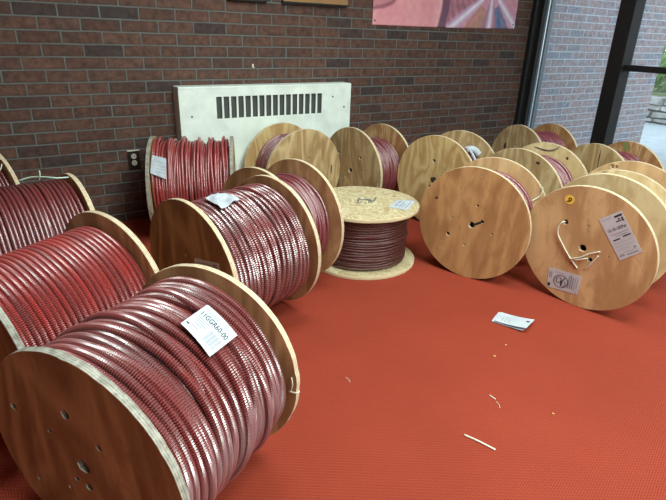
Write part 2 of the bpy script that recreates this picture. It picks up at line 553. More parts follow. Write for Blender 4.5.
# surface maps for things stuck on a reel (u,v in 0..1, lift in metres)
def face_map(corners, xface, zc, out=-1):
    """corners in flange coordinates (y,z): top-left, top-right, bottom-right, bottom-left as read"""
    c = [Vector((xface, p[0], zc + p[1])) for p in corners]
    def f(u, v, h=0.0):
        top = c[0].lerp(c[1], u); bot = c[3].lerp(c[2], u)
        p = bot.lerp(top, v)
        return p + Vector((out * h, 0, 0))
    return f

def coil_map(corners, r, zc, crumple=0.0):
    """corners as (axial x, degrees round the coil)"""
    def f(u, v, h=0.0):
        top = [corners[0][i] + (corners[1][i] - corners[0][i]) * u for i in (0, 1)]
        bot = [corners[3][i] + (corners[2][i] - corners[3][i]) * u for i in (0, 1)]
        x = bot[0] + (top[0] - bot[0]) * v; a = math.radians(bot[1] + (top[1] - bot[1]) * v)
        rr = r + h + crumple * (noise.noise(Vector((u * 2.3, v * 2.3, 4.2))) + 0.9 * abs(u - .45))
        return Vector((x, rr * math.cos(a), zc + rr * math.sin(a)))
    return f

def sheet(name, fmap, mat, parent, n=10, thick=0.0006, lift=0.0008, m=None):
    m = m or n
    V = []; F = []
    for s in (0, 1):
        for j in range(m + 1):
            for i in range(n + 1):
                V.append(fmap(i / n, j / m, lift + s * thick))
    L = (n + 1) * (m + 1)
    for j in range(m):
        for i in range(n):
            a = j * (n + 1) + i
            F.append((a, a + n + 1, a + n + 2, a + 1))
            F.append((L + a, L + a + 1, L + a + n + 2, L + a + n + 1))
    def edge(a, b): F.append((a, b, L + b, L + a))
    for i in range(n):
        edge(i, i + 1); edge(m * (n + 1) + i + 1, m * (n + 1) + i)
    for j in range(m):
        edge((j + 1) * (n + 1), j * (n + 1)); edge(j * (n + 1) + n, (j + 1) * (n + 1) + n)
    return mesh_obj(name, V, F, mat, parent, smooth=False)

def marks(name, fmap, polys, mat, parent, lift=0.0017):
    """ink: list of rectangles (u0,v0,u1,v1) mapped on the sheet"""
    if name == 'print_block' and len(polys) > 1:
        return [marks(name, fmap, [q], mat, parent, lift) for q in polys]
    V = []; F = []
    for (u0, v0, u1, v1) in polys:
        nu = max(1, int(abs(u1 - u0) * 10)); nv = max(1, int(abs(v1 - v0) * 10))
        b = len(V)
        for j in range(nv + 1):
            for i in range(nu + 1):
                V.append(fmap(u0 + (u1 - u0) * i / nu, v0 + (v1 - v0) * j / nv, lift))
        for j in range(nv):
            for i in range(nu):
                a = b + j * (nu + 1) + i
                F.append((a, a + 1, a + nu + 2, a + nu + 1))
    return mesh_obj(name, V, F, mat, parent)

def text_mesh(s):
    cu = bpy.data.curves.new('txt', 'FONT')
    cu.body = s; cu.size = 1.0; cu.resolution_u = 3
    cu.offset = 0.012
    return curve_to_mesh(cu)

def lettering(name, s, fmap, box_uv, mat, parent, lift=0.0018, rot=0.0):
    me = text_mesh(s)
    co = np.array([v.co[:] for v in me.vertices])
    if rot:
        c, sn = math.cos(rot), math.sin(rot)
        co = np.stack([co[:, 0] * c - co[:, 1] * sn, co[:, 0] * sn + co[:, 1] * c, co[:, 2]], 1)
    lo, hi = co.min(0), co.max(0)
    u0, v0, u1, v1 = box_uv
    for v, p in zip(me.vertices, co):
        u = u0 + (u1 - u0) * (p[0] - lo[0]) / max(1e-6, hi[0] - lo[0])
        w = v0 + (v1 - v0) * (p[1] - lo[1]) / max(1e-6, hi[1] - lo[1])
        v.co = fmap(u, w, lift)
    me.materials.clear(); me.materials.append(mat); me.name = name
    return link(bpy.data.objects.new(name, me), parent)

# woods
W_ = {}
def wd(key, light, dark, seed, angle, grain=8, stretch=.22, contrast=1.0):
    M[key] = wood('plywood_' + key, srgb(*light), srgb(*dark), seed, angle, grain, stretch, contrast)
wd('tan', (206, 168, 122), (150, 104, 64), 3, 1.2)
wd('orange', (192, 146, 98), (146, 100, 62), 5, .25, 5, .3, .9)
wd('orange2', (220, 182, 134), (174, 130, 88), 11, 0.5, 6, .22, .9)
wd('yellow', (216, 188, 136), (172, 134, 84), 8, 0.15, 10, .3)
wd('yellow2', (210, 184, 138), (158, 124, 82), 21, 0.2, 11, .2)
wd('pale', (226, 204, 158), (190, 158, 110), 13, 0.9, 6, .4, .8)
wd('grey', (198, 174, 132), (150, 120, 82), 17, 0.6, 8, .25)
wd('brown', (186, 142, 98), (130, 88, 56), 19, 1.4, 7)
wd('brown2', (214, 172, 126), (158, 116, 78), 23, 1.55, 6)
wd('osb', (226, 204, 150), (176, 140, 84), 29, 0.7, 16, .7)

# A ---- front left
A = reel(.208, 1.123, 32.4, .285, .459,
    'largest cable reel in left foreground, thick red armored cable with flat printed white label',
    [(0.1952, 0.086, .011), (0.0184, 0.1329, .013), (0.0864, 0.0598, .007), (-0.0668, 0.0796, .009), (-0.0022, -0.0021, .019), (0.0626, -0.095, .007), (-0.0052, -0.0616, .012), (0.03, -0.055, .008), (0.177, -0.124, .007)],
    std_holes(20), ('brown', 'brown2'),
    dict(mat='cab_front', R=.262, d=.0215, jr=.17, jx=.20, seg=150, sides=12, layers=2, cross=7, pitch=.0062), tilt=1.6, edge=('edge_grey', 'edge'), rim=.003, seed=2)
za = A['axle']
fm = coil_map([(0.1024, 111.4), (0.0943, 133.4), (-0.0068, 132.7), (0.0068, 111.3)], .2755, za)
# as read: text runs along +x towards the right corner, its top edge is the upper right side
lab = sheet('paper_label', fm, M['paper'], A, 12)
lettering('lettering', '11GGR60-00', fm, (.10, .60, .92, .76), M['ink'], lab)
marks('small_print', fm, [(.18, .86, .88, .875), (.18, .81, .80, .825), (.10, .52, .46, .545), (.10, .45, .40, .475), (.10, .38, .46, .405), (.16, .31, .40, .335), (.16, .2, .36, .225), (.08, .10, .9, .11)], M['ink_grey'], lab)
marks('barcode', fm, [(.56 + k * .03, .14, .56 + k * .03 + (.018 if k % 3 else .010), .50) for k in range(12)], M['ink_grey'], lab)
marks('print_block', fm, [(.05, .14, .13, .19)], M['ink'], lab)
# staple wire on the far flange
tube('tie_wire', [(.209, -.2614, za - .023), (.205, -.2677, za - .019), (.204, -.2861, za - .0155), (.212, -.292, za - .014)], .0022, M['wire'], A)
tube('tie_wire', [(.206, -.2716, za + .0286), (.203, -.2758, za + .0072), (.205, -.268, za - .019)], .0018, M['wire'], A)

# B ---- behind A
B = reel(.0347, 1.7222, 26, .28, .475,
    'reel of tightly wound bright orange-red cable directly behind the largest front reel',
    std_holes(50), std_holes(70), ('brown', 'brown2'),
    dict(mat='cab_bright', R=.236, d=.0175, jr=.06, jx=.05, seg=120, sides=12, layers=1, cross=0, pitch=.0066), tilt=3.1, edge=('edge_grey', 'edge'), seed=3)

# C ---- third on the left
C = reel(.008, 2.335, 10, .294, .42,
    'overfull reel of striped maroon cable, third from the front along the left edge',
    std_holes(10), std_holes(30), ('tan', 'tan'),
    dict(mat='cab_maroon', R=.276, d=.0155, jr=.16, jx=.10, seg=90, sides=10, layers=2, cross=2), edge=('edge', 'edge'), seed=4)
zc_ = C['axle']
tube('tie_wire', [(.02, .06, zc_ + .284), (.06, .04, zc_ + .296), (.10, .0, zc_ + .300), (.14, -.03, zc_ + .296), (.185, -.02, zc_ + .29)], .003, M['tie'], C)
tube('tie_wire', [(.085, .02, zc_ + .285), (.088, .01, zc_ + .305), (.09, .012, zc_ + .325)], .0025, M['tie'], C)

# D ---- far left
D = reel(-.26, 3.02, 20, .293, .42,
    'reel cut off by the left edge at the brick wall, with pale tie wires',
    std_holes(10), std_holes(30), ('tan', 'tan'),
    dict(mat='cab_maroon', R=.255, d=.0145, jr=.16, jx=.10, seg=80, sides=8, layers=2, cross=2), seed=5)
zd = D['axle']
for q in ((.10, 70), (.13, 95), (.15, 120)):
    a = math.radians(q[1])
tube('tie_wire', [(.0, -.06, zd + .255), (.08, -.10, zd + .252), (.14, -.12, zd + .246), (.19, -.13, zd + .262)], .003, M['wire'], D)
tube('tie_wire', [(.02, -.14, zd + .222), (.10, -.15, zd + .222), (.16, -.165, zd + .215), (.185, -.15, zd + .24)], .003, M['wire'], D)
tube('tie_wire', [(.05, -.10, zd + .245), (.09, -.15, zd + .222), (.11, -.19, zd + .196)], .003, M['wire'], D)

# E ---- beside heater
def lumpsE(f, a):
    return 0.03 * max(0, math.sin(f * 2 * PI * 5.5 + 0.5)) * max(0.0, math.sin(a)) 
E = reel(.935, 3.035, -23, .29, .475,
    'reel of loose looped red cable with hanging white tag, beside the wall outlet',
    std_holes(10), std_holes(30), ('grey', 'grey'),
    dict(mat='cab_loose', R=.258, d=.0155, jr=.40, jx=.34, seg=80, sides=8, layers=2, cross=10, lumps=lumpsE), edge=('edge_grey', 'edge_grey'), seed=6)
ze = E['axle']
fm = coil_map([(-.205, 128), (-.128, 133), (-.128, 158), (-.212, 151)], .278, ze, .004)
lab = sheet('paper_label', fm, M['paper'], E, 8)
marks('small_print', fm, [(.3, .2, .9, .22), (.3, .35, .85, .37), (.3, .5, .9, .52), (.3, .7, .8, .72)], M['ink_grey'], lab)

# F ---- centre left
Fr = reel(.733, 1.904, 16.1, .29, .442,
    'reel of greyish red armored cable with a crumpled white tag on top',
    [(0.1041, 0.0539, .007), (0.0159, 0.0614, .009), (-0.0475, 0.0997, .007), (0, 0, .019), (-.1, -.05, .007), (.02, -.118, .007)],
    std_holes(15), ('brown', 'brown2'),
    dict(mat='cab_grey', R=.258, d=.0185, jr=.24, jx=.22, seg=110, sides=10, layers=2, cross=9, pitch=.0085), tilt=2.4, seed=7)
zf = Fr['axle']
fm = coil_map([(-.118, 88), (-.030, 82), (-.012, 106), (-.118, 111)], .266, zf, .016)
lab = sheet('paper_label', fm, M['paper'], Fr, 12)
marks('small_print', fm, [(.2, .3, .8, .32), (.2, .45, .7, .47), (.25, .6, .8, .62), (.25, .75, .6, .78)], M['ink_grey'], lab)
fm = face_map([(-0.042, 0.072), (-0.20, 0.100), (-0.20, 0.055), (-0.042, 0.030)], -.221, zf)
lab = sheet('paper_label', fm, M['paper_warm'], Fr, 4)
lab['label'] = 'narrow brownish label strip low on the dark flange'
marks('small_print', fm, [(.1, .2, .6, .3), (.1, .6, .7, .7), (.75, .2, .92, .8)], M['ink_grey'], lab)

# G ---- narrow, next to F
G = reel(1.062, 2.148, 17.2, .299, .272,
    'narrow reel of thin cable between the crumpled-tag reel and upright reel',
    std_holes(25), std_holes(60), ('brown2', 'brown2'),
    dict(mat='cab_thin', R=.232, d=.0145, jr=.25, jx=.22, seg=72, sides=8, layers=2, cross=6), seed=8)

# H ---- before the heater
Hh = reel(1.633, 3.094, 95.7, .296, .300,
    'reel with honey yellow flange standing directly before the white radiator cover grille',
    [(0.0557, 0.1304, .005), (-0.0298, 0.1079, .007), (.12, .15, .006), (0, 0, .019), (-.11, -.03, .006), (.06, -.09, .006)],
    std_holes(10), ('yellow2', 'yellow'),
    dict(mat='cab_thin', R=.225, d=.014, jr=.3, jx=.25, seg=64, sides=8, layers=2, cross=3), seed=9)

# I
I = reel(2.117, 2.894, 7.4, .297, .31,
    'reel of purple-red cable at the right end of the radiator cover',
    [(-0.0916, 0.1124, .012), (0.0012, 0.0085, .019), (0.0474, -0.0398, .010), (0.0083, 0.118, .006), (-0.109, 0.0176, .006), (0.1226, 0.1076, .012), (.10, -.06, .006), (-.02, -.118, .006)],
    std_holes(40), ('grey', 'tan'),
    dict(mat='cab_thin', R=.205, d=.0135, jr=.36, jx=.22, seg=64, sides=8, layers=2, cross=6), seed=10)

# J
J = reel(2.465, 2.456, 14.8, .297, .315,
    'reel with wavy-grained flange and white plastic wrapped cable end, right behind upright reel',
    [(0.0194, 0.1345, .012), (0.0967, 0.0621, .006), (-0.0582, 0.0883, .006), (-0.002, 0.0, .023), (-0.045, 0.040, .013), (.032, -.04, .012), (.05, -.11, .006)],
    std_holes(15), ('yellow', 'yellow2'),
    dict(mat='cab_pink', R=.198, d=.0145, jr=.25, jx=.22, seg=64, sides=8, layers=2, cross=4), seed=11)
zj = J['axle']

# K
K = reel(2.068, 1.770, 21.8, .293, .304,
    'reel with orange-tan flange showing a keyhole shaped centre slot',
    [(0.1071, 0.0144, .006), (0.1191, -0.0785, .011), (-0.0021, -0.0027, .0175), (-0.0521, 0.026, .0105), (-0.1096, -0.0259, .0065), (-0.0182, 0.1033, .0075), (0.0235, -0.1152, .0065), (-0.0164, 0.2555, .004), (-0.135, 0.1027, .004), (-0.2382, -0.1325, .004)],
    std_holes(15), ('orange', 'orange2'),
    dict(mat='cab_pink', R=.226, d=.014, jr=.3, jx=.25, seg=64, sides=8, layers=2, cross=7), seed=12)
zk = K['axle']
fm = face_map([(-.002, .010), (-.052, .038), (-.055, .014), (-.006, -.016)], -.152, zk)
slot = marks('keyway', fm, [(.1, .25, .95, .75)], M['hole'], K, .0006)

# L
L = reel(2.629, 1.924, 8.7, .298, .333,
    'reel of bright pinkish red cable directly behind the keyhole flange reel',
    [(-0.1064, 0.2401, .008), (0, 0, .019), (-.118, .01, .006), (.03, .115, .006), (.1, -.06, .006)],
    std_holes(75), ('grey', 'pale'),
    dict(mat='cab_pink', R=.224, d=.0145, jr=.32, jx=.26, seg=64, sides=8, layers=2, cross=3), seed=13)

# M
Mm = reel(3.346, 2.47, -9.5, .297, .328,
    'rearmost reel, beside the narrow black window jamb',
    [(0.1366, 0.1301, .011), (0.034, 0.1422, .008), (0, 0, .019), (-.1, .06, .006), (.06, -.1, .006)],
    std_holes(35), ('grey', 'tan'),
    dict(mat='cab_pink', R=.238, d=.015, jr=.32, jx=.26, seg=64, sides=8, layers=2, cross=3), seed=14)

# N
Nn = reel(3.202, 1.779, -9.6, .297, .302,
    'rear reel below the wide black window post, flange with green smear',
    [(0, 0, .019), (-.1, .06, .006), (.06, -.1, .006), (.05, .11, .006)],
    std_holes(35), ('yellow2', 'tan'),
    dict(mat='cab_pink', R=.232, d=.0145, jr=.32, jx=.26, seg=64, sides=8, layers=2, cross=3), seed=15)
zn = Nn['axle']

# O
O = reel(2.681, 1.384, 18.9, .295, .299,
    'reel at right edge directly behind the yellow-stickered reel, dark hole near its top',
    std_holes(35), [(0, 0, .019), (0.113, 0.2509, .014), (0.096, 0.2515, .011)] + std_holes(0)[1:5], ('pale', 'orange2'),
    dict(mat='cab_maroon', R=.19, d=.014, jr=.14, jx=.14, seg=64, sides=8, layers=1, cross=2), seed=16)

# P ---- right foreground
P = reel(2.238, 1.238, 10.2, .298, .222,
    'right foreground reel with round yellow number sticker and two paper labels',
    [(0.1026, 0.1088, .0135), (0.0079, 0.0069, .0185), (-0.0311, -0.0389, .0125), (0.0017, 0.1181, .0055), (0.1249, -0.0024, .005), (-0.1071, 0.0004, .005), (0.0437, -0.084, .005), (.12, -.20, .004)],
    std_holes(15), ('orange2', 'pale'),
    dict(mat='cab_maroon', R=.16, d=.014, jr=.14, jx=.14, seg=64, sides=8, layers=1, cross=0), tilt=6.6, seed=18)
zp = P['axle']; xf = -.111
fm = face_map([(-0.0376, 0.1622), (-0.1183, 0.2265), (-0.2314, 0.071), (-0.1537, 0.0021)], xf, zp)
lab = sheet('paper_label', fm, M['paper_warm'], P, 6)
lab['label'] = 'tall printed shipping label on upper right of the flange'
lettering('lettering', '10-10-10SPar', fm, (.12, .64, .92, .715), M['ink'], lab)
marks('print_block', fm, [(.62, .90, .95, .945), (.72, .84, .80, .87), (.86, .78, .93, .87), (.6, .80, .84, .825), (.14, .43, .44, .46), (.58, .45, .92, .48)], M['ink'], lab)
marks('small_print', fm, [(.08, .93, .5, .938), (.12, .56, .9, .575), (.3, .51, .8, .525), (.1, .36, .9, .366), (.08, .28, .92, .286), (.1, .21, .7, .216), (.1, .12, .9, .126), (.4, .05, .9, .075), (.78, .15, .88, .19), (.08, .06, .3, .10)], M['ink_grey'], lab)
fm = face_map([(0.144, -0.1403), (-0.012, -0.1329), (-0.0078, -0.2347), (0.1444, -0.2487)], xf, zp)
lab = sheet('paper_label', fm, M['paper_warm'], P, 6)
lab['label'] = 'lower label with an oval hand-drawn mark'
marks('print_block', fm, [(.02, .06, .11, .24)], M['ink'], lab)
marks('small_print', fm, [(.03, .5, .07, .82), (.09, .5, .12, .82), (.64, .2, .68, .85), (.70, .2, .74, .9), (.76, .2, .80, .8), (.84, .15, .86, .85), (.9, .3, .92, .8), (.2, .85, .5, .87), (.9, .05, .93, .1)], M['ink_grey'], lab)
def stroke(pts, w):
    """pen stroke in sheet uv -> quads"""
    V = []; F = []
    for i, (u, v) in enumerate(pts):
        a = pts[max(i - 1, 0)]; b = pts[min(i + 1, len(pts) - 1)]
        d = Vector((b[0] - a[0], b[1] - a[1])).normalized()
        V += [(u - d.y * w, v + d.x * w), (u + d.y * w, v - d.x * w)]
    for i in range(len(pts) - 1):
        F.append((2 * i, 2 * i + 1, 2 * i + 3, 2 * i + 2))
    return V, F
V = []; F = []
def arc(cx, cy, rx, ry, a0, a1, n=20): return [(cx + rx * math.cos(math.radians(a0 + (a1 - a0) * k / n)), cy + ry * math.sin(math.radians(a0 + (a1 - a0) * k / n))) for k in range(n + 1)]
for pts, w in ((arc(.42, .44, .22, .32, 0, 360, 32), .014), (arc(.35, .48, .075, .17, -30, 210), .012), ([(.275, .44), (.31, .34), (.37, .36), (.425, .50), (.43, .22)], .016), ([(.53, .66), (.46, .46), (.44, .22)], .018), (arc(.50, .34, .07, .14, 60, -200), .012)):
    v, f = stroke(pts, w)
    b = len(V); V += [fm(a[0], a[1], .0019) for a in v]; F += [tuple(b + i for i in q) for q in f]
mesh_obj('hand_mark', V, F, M['ink'], lab)
# round sticker with its numeral
cy, cz, rs = 0.1011, 0.2184, .0215
bm = bmesh.new()
g = bmesh.ops.create_cone(bm, cap_ends=True, segments=40, radius1=rs, radius2=rs, depth=.0008)
bmesh.ops.transform(bm, matrix=Matrix.Translation((xf - .0006, cy, zp + cz)) @ Matrix.Rotation(PI / 2, 4, 'Y'), verts=bm.verts[:])
st = bm_obj('number_sticker', bm, M['sticker'], P)
fm = face_map([(cy + rs * .62, cz + rs * .62), (cy - rs * .62, cz + rs * .62), (cy - rs * .62, cz - rs * .62), (cy + rs * .62, cz - rs * .62)], xf, zp)
lettering('numeral', '9', fm, (.08, .08, .92, .92), M['maroon_ink'], st, .0016, math.radians(-42))
# pale wire laced through the holes
def on_p(pts, h): return [(xf - hh, p[0], zp + p[1]) for p, hh in zip(pts, h)]
tube('tie_wire', on_p([(0.100, 0.106), (0.112, 0.108), (0.1248, 0.0872), (0.1264, 0.0469), (0.1011, 0.0054), (0.0581, -0.052), (0.0341, -0.0782), (0.015, -0.098)], [-.02, .006, .010, .008, .008, .006, .004, .003]), .0033, M['wire'], P)
tube('tie_wire', on_p([(0.0567, -0.061), (0.0437, -0.0552), (0.0077, -0.0362), (-0.0258, -0.0091), (-0.0691, 0.0169)], [.005, .010, .008, .006, .003]), .0028, M['wire'], P)
tube('tie_wire', on_p([(0.0567, -0.063), (0.0163, -0.0517), (-0.0139, -0.0358), (-0.028, -0.034)], [.004, .009, .008, -.012]), .0028, M['wire'], P)
tube('tie_wire', on_p([(-0.018, -0.0905), (-0.040, -0.058), (-0.0437, -0.0497), (-0.0652, -0.0054)], [.003, .006, .006, .003]), .0028, M['wire'], P)

# S ---- upright reel (lies on its flange)
def upright_reel(x, y, R, Hh_):
    root = empty('cable_reel', (x, y, 0))
    tag(root, 'reel of dark maroon cable standing upright on its flange, white label on top', 'cable reel', RG)
    holes_top = [(-0.026, 0.003, .021), (-0.016, 0.098, .006), (0.112, 0.035, .012), (-0.121, -0.006, .008), (-0.088, -0.052, .007), (-0.054, -0.123, .012), (0.119, -0.096, .006)]
    for z, hs, s in ((T / 2, std_holes(10), 1), (Hh_ - T / 2, holes_top, 2)):
        me = plate_mesh(circle(0, 0, R - .0015, 128), [circle(h[0], h[1], h[2], 18, .1, s + i) for i, h in enumerate(hs)], T, .0015)
        me.transform(Matrix.Translation((0, 0, z)))
        me.materials.clear(); me.materials.append(M['osb_up']); me.materials.append(M['edge_up'])
        for p in me.polygons: p.material_index = 0 if abs(p.normal.z) > 0.6 else 1
        me.name = 'flange'
        link(bpy.data.objects.new('flange', me), root)
    hub = drum(root, .09, Hh_ - 2 * T - .001, 0); hub.rotation_euler = (0, -PI / 2, 0); hub.location = (0, 0, Hh_ / 2)
    co = coil(root, M['cab_dark'], .248, Hh_ - 2 * T - .004, .0135, seed=31, jr=.22, jx=.22, seg=84, sides=8, layers=2, cross=8)
    co.rotation_euler = (0, -PI / 2, 0); co.location = (0, 0, Hh_ / 2)
    # stretch wrap around the coil
    n = 72; V = []; F = []
    for j, z in enumerate(np.linspace(T + .004, Hh_ - T - .004, 9)):
        for k in range(n):
            a = 2 * PI * k / n
            r = .2545 + .0025 * noise.noise(Vector((math.cos(a) * 6, math.sin(a) * 6, z * 16)))
            V.append((r * math.cos(a), r * math.sin(a), z))
    for j in range(8):
        for k in range(n):
            F.append((j * n + k, j * n + (k + 1) % n, (j + 1) * n + (k + 1) % n, (j + 1) * n + k))
    mesh_obj('plastic_wrap', V, F, M['film'], root, smooth=True)
    def fm(u, v, h=0.0):
        c = [Vector(p) for p in ((0.202, -0.057), (0.275, -0.12), (0.095, -0.248), (0.062, -0.148))]
        c = [Vector((.062, -.148)), Vector((.188, -.062)), Vector((.262, -.128)), Vector((.112, -.232))]
        p = c[3].lerp(c[2], u).lerp(c[0].lerp(c[1], u), v)
        return Vector((p.x, p.y, Hh_ + .0006 + h))
    lab = sheet('paper_label', fm, M['paper'], root, 5)
    marks('small_print', fm, [(.15, .15, .85, .2), (.15, .35, .6, .4), (.15, .5, .8, .55), (.2, .7, .5, .78), (.6, .7, .85, .78)], M['ink_grey'], lab)
    # loose wire ends over the centre hole
    tube('tie_wire', [(-.06, -.03, Hh_ - .01), (-.04, -.01, Hh_ + .006), (-.01, .03, Hh_ + .008), (.02, .02, Hh_ + .007), (.05, -.02, Hh_ + .005)], .0035, M['steel'], root)
    tube('tie_wire', [(-.02, -.02, Hh_ - .01), (.0, -.04, Hh_ + .006), (.05, -.03, Hh_ + .006), (.10, .02, Hh_ + .004)], .003, M['steel'], root)
    return root

def wood_up(name, light, dark):
    t = NT(name)
    c = t.coord(scale=(1, .6, 1), rot=(0, 0, .5))
    n = t.noise(c, 8, 3, .6, 1.2)
    g = t.math('ADD', t.math('MULTIPLY', t.math('SINE', t.math('MULTIPLY', n, 60)), .5), .5)
    f = t.math('ADD', t.math('MULTIPLY', g, .45), t.math('MULTIPLY', t.noise(c, 26, 4), .6))
    t.set(Base_Color=t.mix(t.ramp(f, [(.3, 0.), (.9, 1.)]), light, dark), Roughness=.65, Specular_IOR_Level=.3)
    return t.m
M['osb_up'] = wood_up('strand_plywood', srgb(206, 192, 156), srgb(164, 136, 94))
M['edge_up'] = plain('pale_plywood_edge', srgb(216, 198, 160), .8)
S = upright_reel(1.589, 2.19, .303, .329)

# plastic wrapped cable end on J, tape on L / K
def blob_strip(name, root, pts, r, mat):
    return tube(name, pts, r, mat, root, 10)
blob_strip('plastic_wrap', J, [(.04, -.10, zj + .20), (.055, -.125, zj + .205), (.075, -.145, zj + .19), (.085, -.16, zj + .172)], .022, M['paper'])['label'] = 'white plastic wrapped cable end'
blob_strip('tape_strip', J, [(.03, -.09, zj + .215), (.035, -.115, zj + .205), (.035, -.145, zj + .175), (.03, -.17, zj + .145)], .008, M['paper'])['label'] = 'pale tape around the cable end'
tube('tie_wire', [(.126, -.2426, zk + .181), (.127, -.2424, zk + .1512), (.126, -.2315, zk + .1277), (.110, -.2048, zk + .1061)], .0035, M['wire'], K)
zl = L['axle']
tube('tie_wire', [(.146, .09, zl + .262), (.143, .0121, zl + .2552), (.144, -.0421, zl + .2708), (.150, -.0626, zl + .2923)], .003, M['steel'], L)

M['bruise'] = plain('dark_knot', srgb(58, 42, 30), .85)
def knot(root, zc, xface, out, cy, cz, ry, rz, seed):
    n = 18; V = [(xface + out * .0006, cy, zc + cz)]
    for k in range(n):
        a = 2 * PI * k / n
        q = 1 + .5 * noise.noise(Vector((math.cos(a) * 1.8, math.sin(a) * 1.8, seed * 3.3)))
        V.append((xface + out * .0006, cy + ry * q * math.cos(a), zc + cz + rz * q * math.sin(a)))
    F = [(0, 1 + k, 1 + (k + 1) % n) for k in range(n)]
    mesh_obj('knot', V, F, M['bruise'], root)
knot(J, zj, -.1575, -1, .002, .012, .030, .018, 1)
knot(Hh, Hh['axle'], -.15, -1, -.219, .008, .0045, .036, 2)
knot(L, zl, -.1665, -1, -.1064, .2392, .013, .008, 3)
knot(L, zl, .1665 - T, -1, -.1208, .2289, .008, .008, 4)
knot(K, zk, -.152, -1, .205, .10, .010, .006, 5)
knot(Mm, Mm['axle'], -.164, -1, .1366, .125, .012, .024, 6)
knot(Nn, zn, -.151, -1, -.019, .21, .004, .055, 7)
# green smear on N's far flange
fm = face_map([(.075, .288), (.035, .288), (.015, .235), (.045, .235)], Nn and (.302 / 2 - T), zn, -1)
M['green'] = plain('green_paint', srgb(120, 140, 84), .7)
marks('paint_smear', fm, [(.1, .05, .9, .95)], M['green'], Nn, .0006)['label'] = 'green paint smear'

# ------------------------------------------------------------------ room
YW, XG, HC = 3.4, 4.36, 2.75
X0, Y0 = -1.5, -3.2

def struct(o):
    o['kind'] = 'structure'
    return o

def slab(name, lo, hi, mat):
    return struct(box(name, lo, hi, mat))

slab('floor', (X0 - .1, Y0 - .1, -.08), (XG, YW, 0), M['carpet'])
slab('wall_back', (X0 - .1, YW, -.08), (XG + .05, YW + .2, HC), M['brick'])
slab('wall_exterior', (XG + .05, YW, -.3), (6.6, YW + .2, HC + .6), M['brick_out'])
slab('wall_left', (X0 - .1, Y0 - .1, -.08), (X0, YW, HC), M['brick'])
slab('wall_front', (X0, Y0 - .1, -.08), (XG, Y0, HC), M['plaster'])
slab('ceiling', (X0 - .1, Y0 - .1, HC), (XG + .3, YW + .2, HC + .1), M['ceiling'])
slab('ground_outside', (XG + .0, -14, -.35), (26, 20, -.05), M['concrete'])

w1 = struct(empty('window_1', (XG, YW, 0)))
def wpart(name, lo, hi, mat, bev=.003):
    return box(name, Vector(lo) - Vector((XG, YW, 0)), Vector(hi) - Vector((XG, YW, 0)), M[mat], w1, bev)
# jamb against the brick wall: stepped dark profile
wpart('jamb', (4.215, 3.36, 0), (4.285, 3.4, HC), 'black_metal')
wpart('jamb', (4.285, 3.33, 0), (4.335, 3.4, HC), 'black_metal')
wpart('jamb', (4.335, 3.35, 0), (4.372, 3.4, HC), 'grey_metal')
wpart('jamb', (4.372, 3.34, 0), (4.392, 3.4, HC), 'highlight_metal')  # pale strip added to draw the highlight line down the jamb
wpart('jamb', (4.392, 3.33, 0), (4.44, 3.4, HC), 'grey_metal')
# wide post and rails
wpart('post', (4.24, 2.473, 0), (4.375, 2.598, HC), 'black_metal')
wpart('post', (4.24, .43, 0), (4.375, .56, HC), 'black_metal')
wpart('post', (4.28, -1.6, 0), (4.44, -1.49, HC), 'black_metal')
wpart('transom', (4.30, .56, .958), (4.37, 2.473, 1.004), 'black_metal')
wpart('sill', (4.28, Y0, 0), (4.44, 3.33, .06), 'black_metal')
wpart('head', (4.28, Y0, HC - .08), (4.44, 3.33, HC), 'black_metal')
for (a, b) in ((2.598, 3.33), (.56, 2.473), (-1.49, .45), (Y0, -1.6)):
    wpart('pane', (4.357, a, .06), (4.363, b, HC - .08), 'glass', 0)

# ------------------------------------------------------------------ radiator cover
rc = empty('radiator_cover', (.948, 3.4, 0))
tag(rc, 'white metal radiator cover with slotted grille on the brick wall behind the reels', 'radiator')
rx, ryf, rh, rw = 0, -.11, .835, 1.272
zt, zb, gx0, gx1 = .772, .632, .238, 1.036
slots = []
ns = 16; pw = (gx1 - gx0) / ns
for k in range(ns):
    a = gx0 + k * pw; b = a + pw * .80
    slots.append([(a, zb), (b, zb), (b, zt), (a, zt)])
me = plate_mesh([(0.002, .06), (rw - .002, .06), (rw - .002, rh - .012), (0.002, rh - .012)], slots, .006, .0015)
me.transform(Matrix(((1, 0, 0, 0), (0, 0, -1, ryf), (0, 1, 0, 0), (0, 0, 0, 1))))
me.materials.clear(); me.materials.append(M['enamel']); me.name = 'front_panel'
link(bpy.data.objects.new('front_panel', me), rc)
bm = bmesh.new()
add_box(bm, (0, ryf - .004, rh - .016), (rw, -.001, rh), .005)
bm_obj('top_panel', bm, M['enamel'], rc)
box('side_panel', (0, ryf + .004, .02), (.004, -.001, rh - .016), M['enamel'], rc)
box('side_panel', (rw - .004, ryf + .004, .02), (rw, -.001, rh - .016), M['enamel'], rc)
box('grille', (gx0 - .02, ryf + .012, zb - .02), (gx1 + .02, ryf + .016, zt + .02), M['grille'], rc)
for (sx, sz) in ((.075, .655), (1.115, .745), (1.215, .67), (.16, .81), (1.13, .81)):
    bm = bmesh.new()
    bmesh.ops.create_cone(bm, cap_ends=True, segments=14, radius1=.0062, radius2=.005, depth=.004)
    bmesh.ops.transform(bm, matrix=Matrix.Translation((sx, ryf - .0045, sz)) @ Matrix.Rotation(PI / 2, 4, 'X'), verts=bm.verts[:])
    if sz < .8: bm_obj('screw', bm, M['screw'], rc)
    else: bm.free()

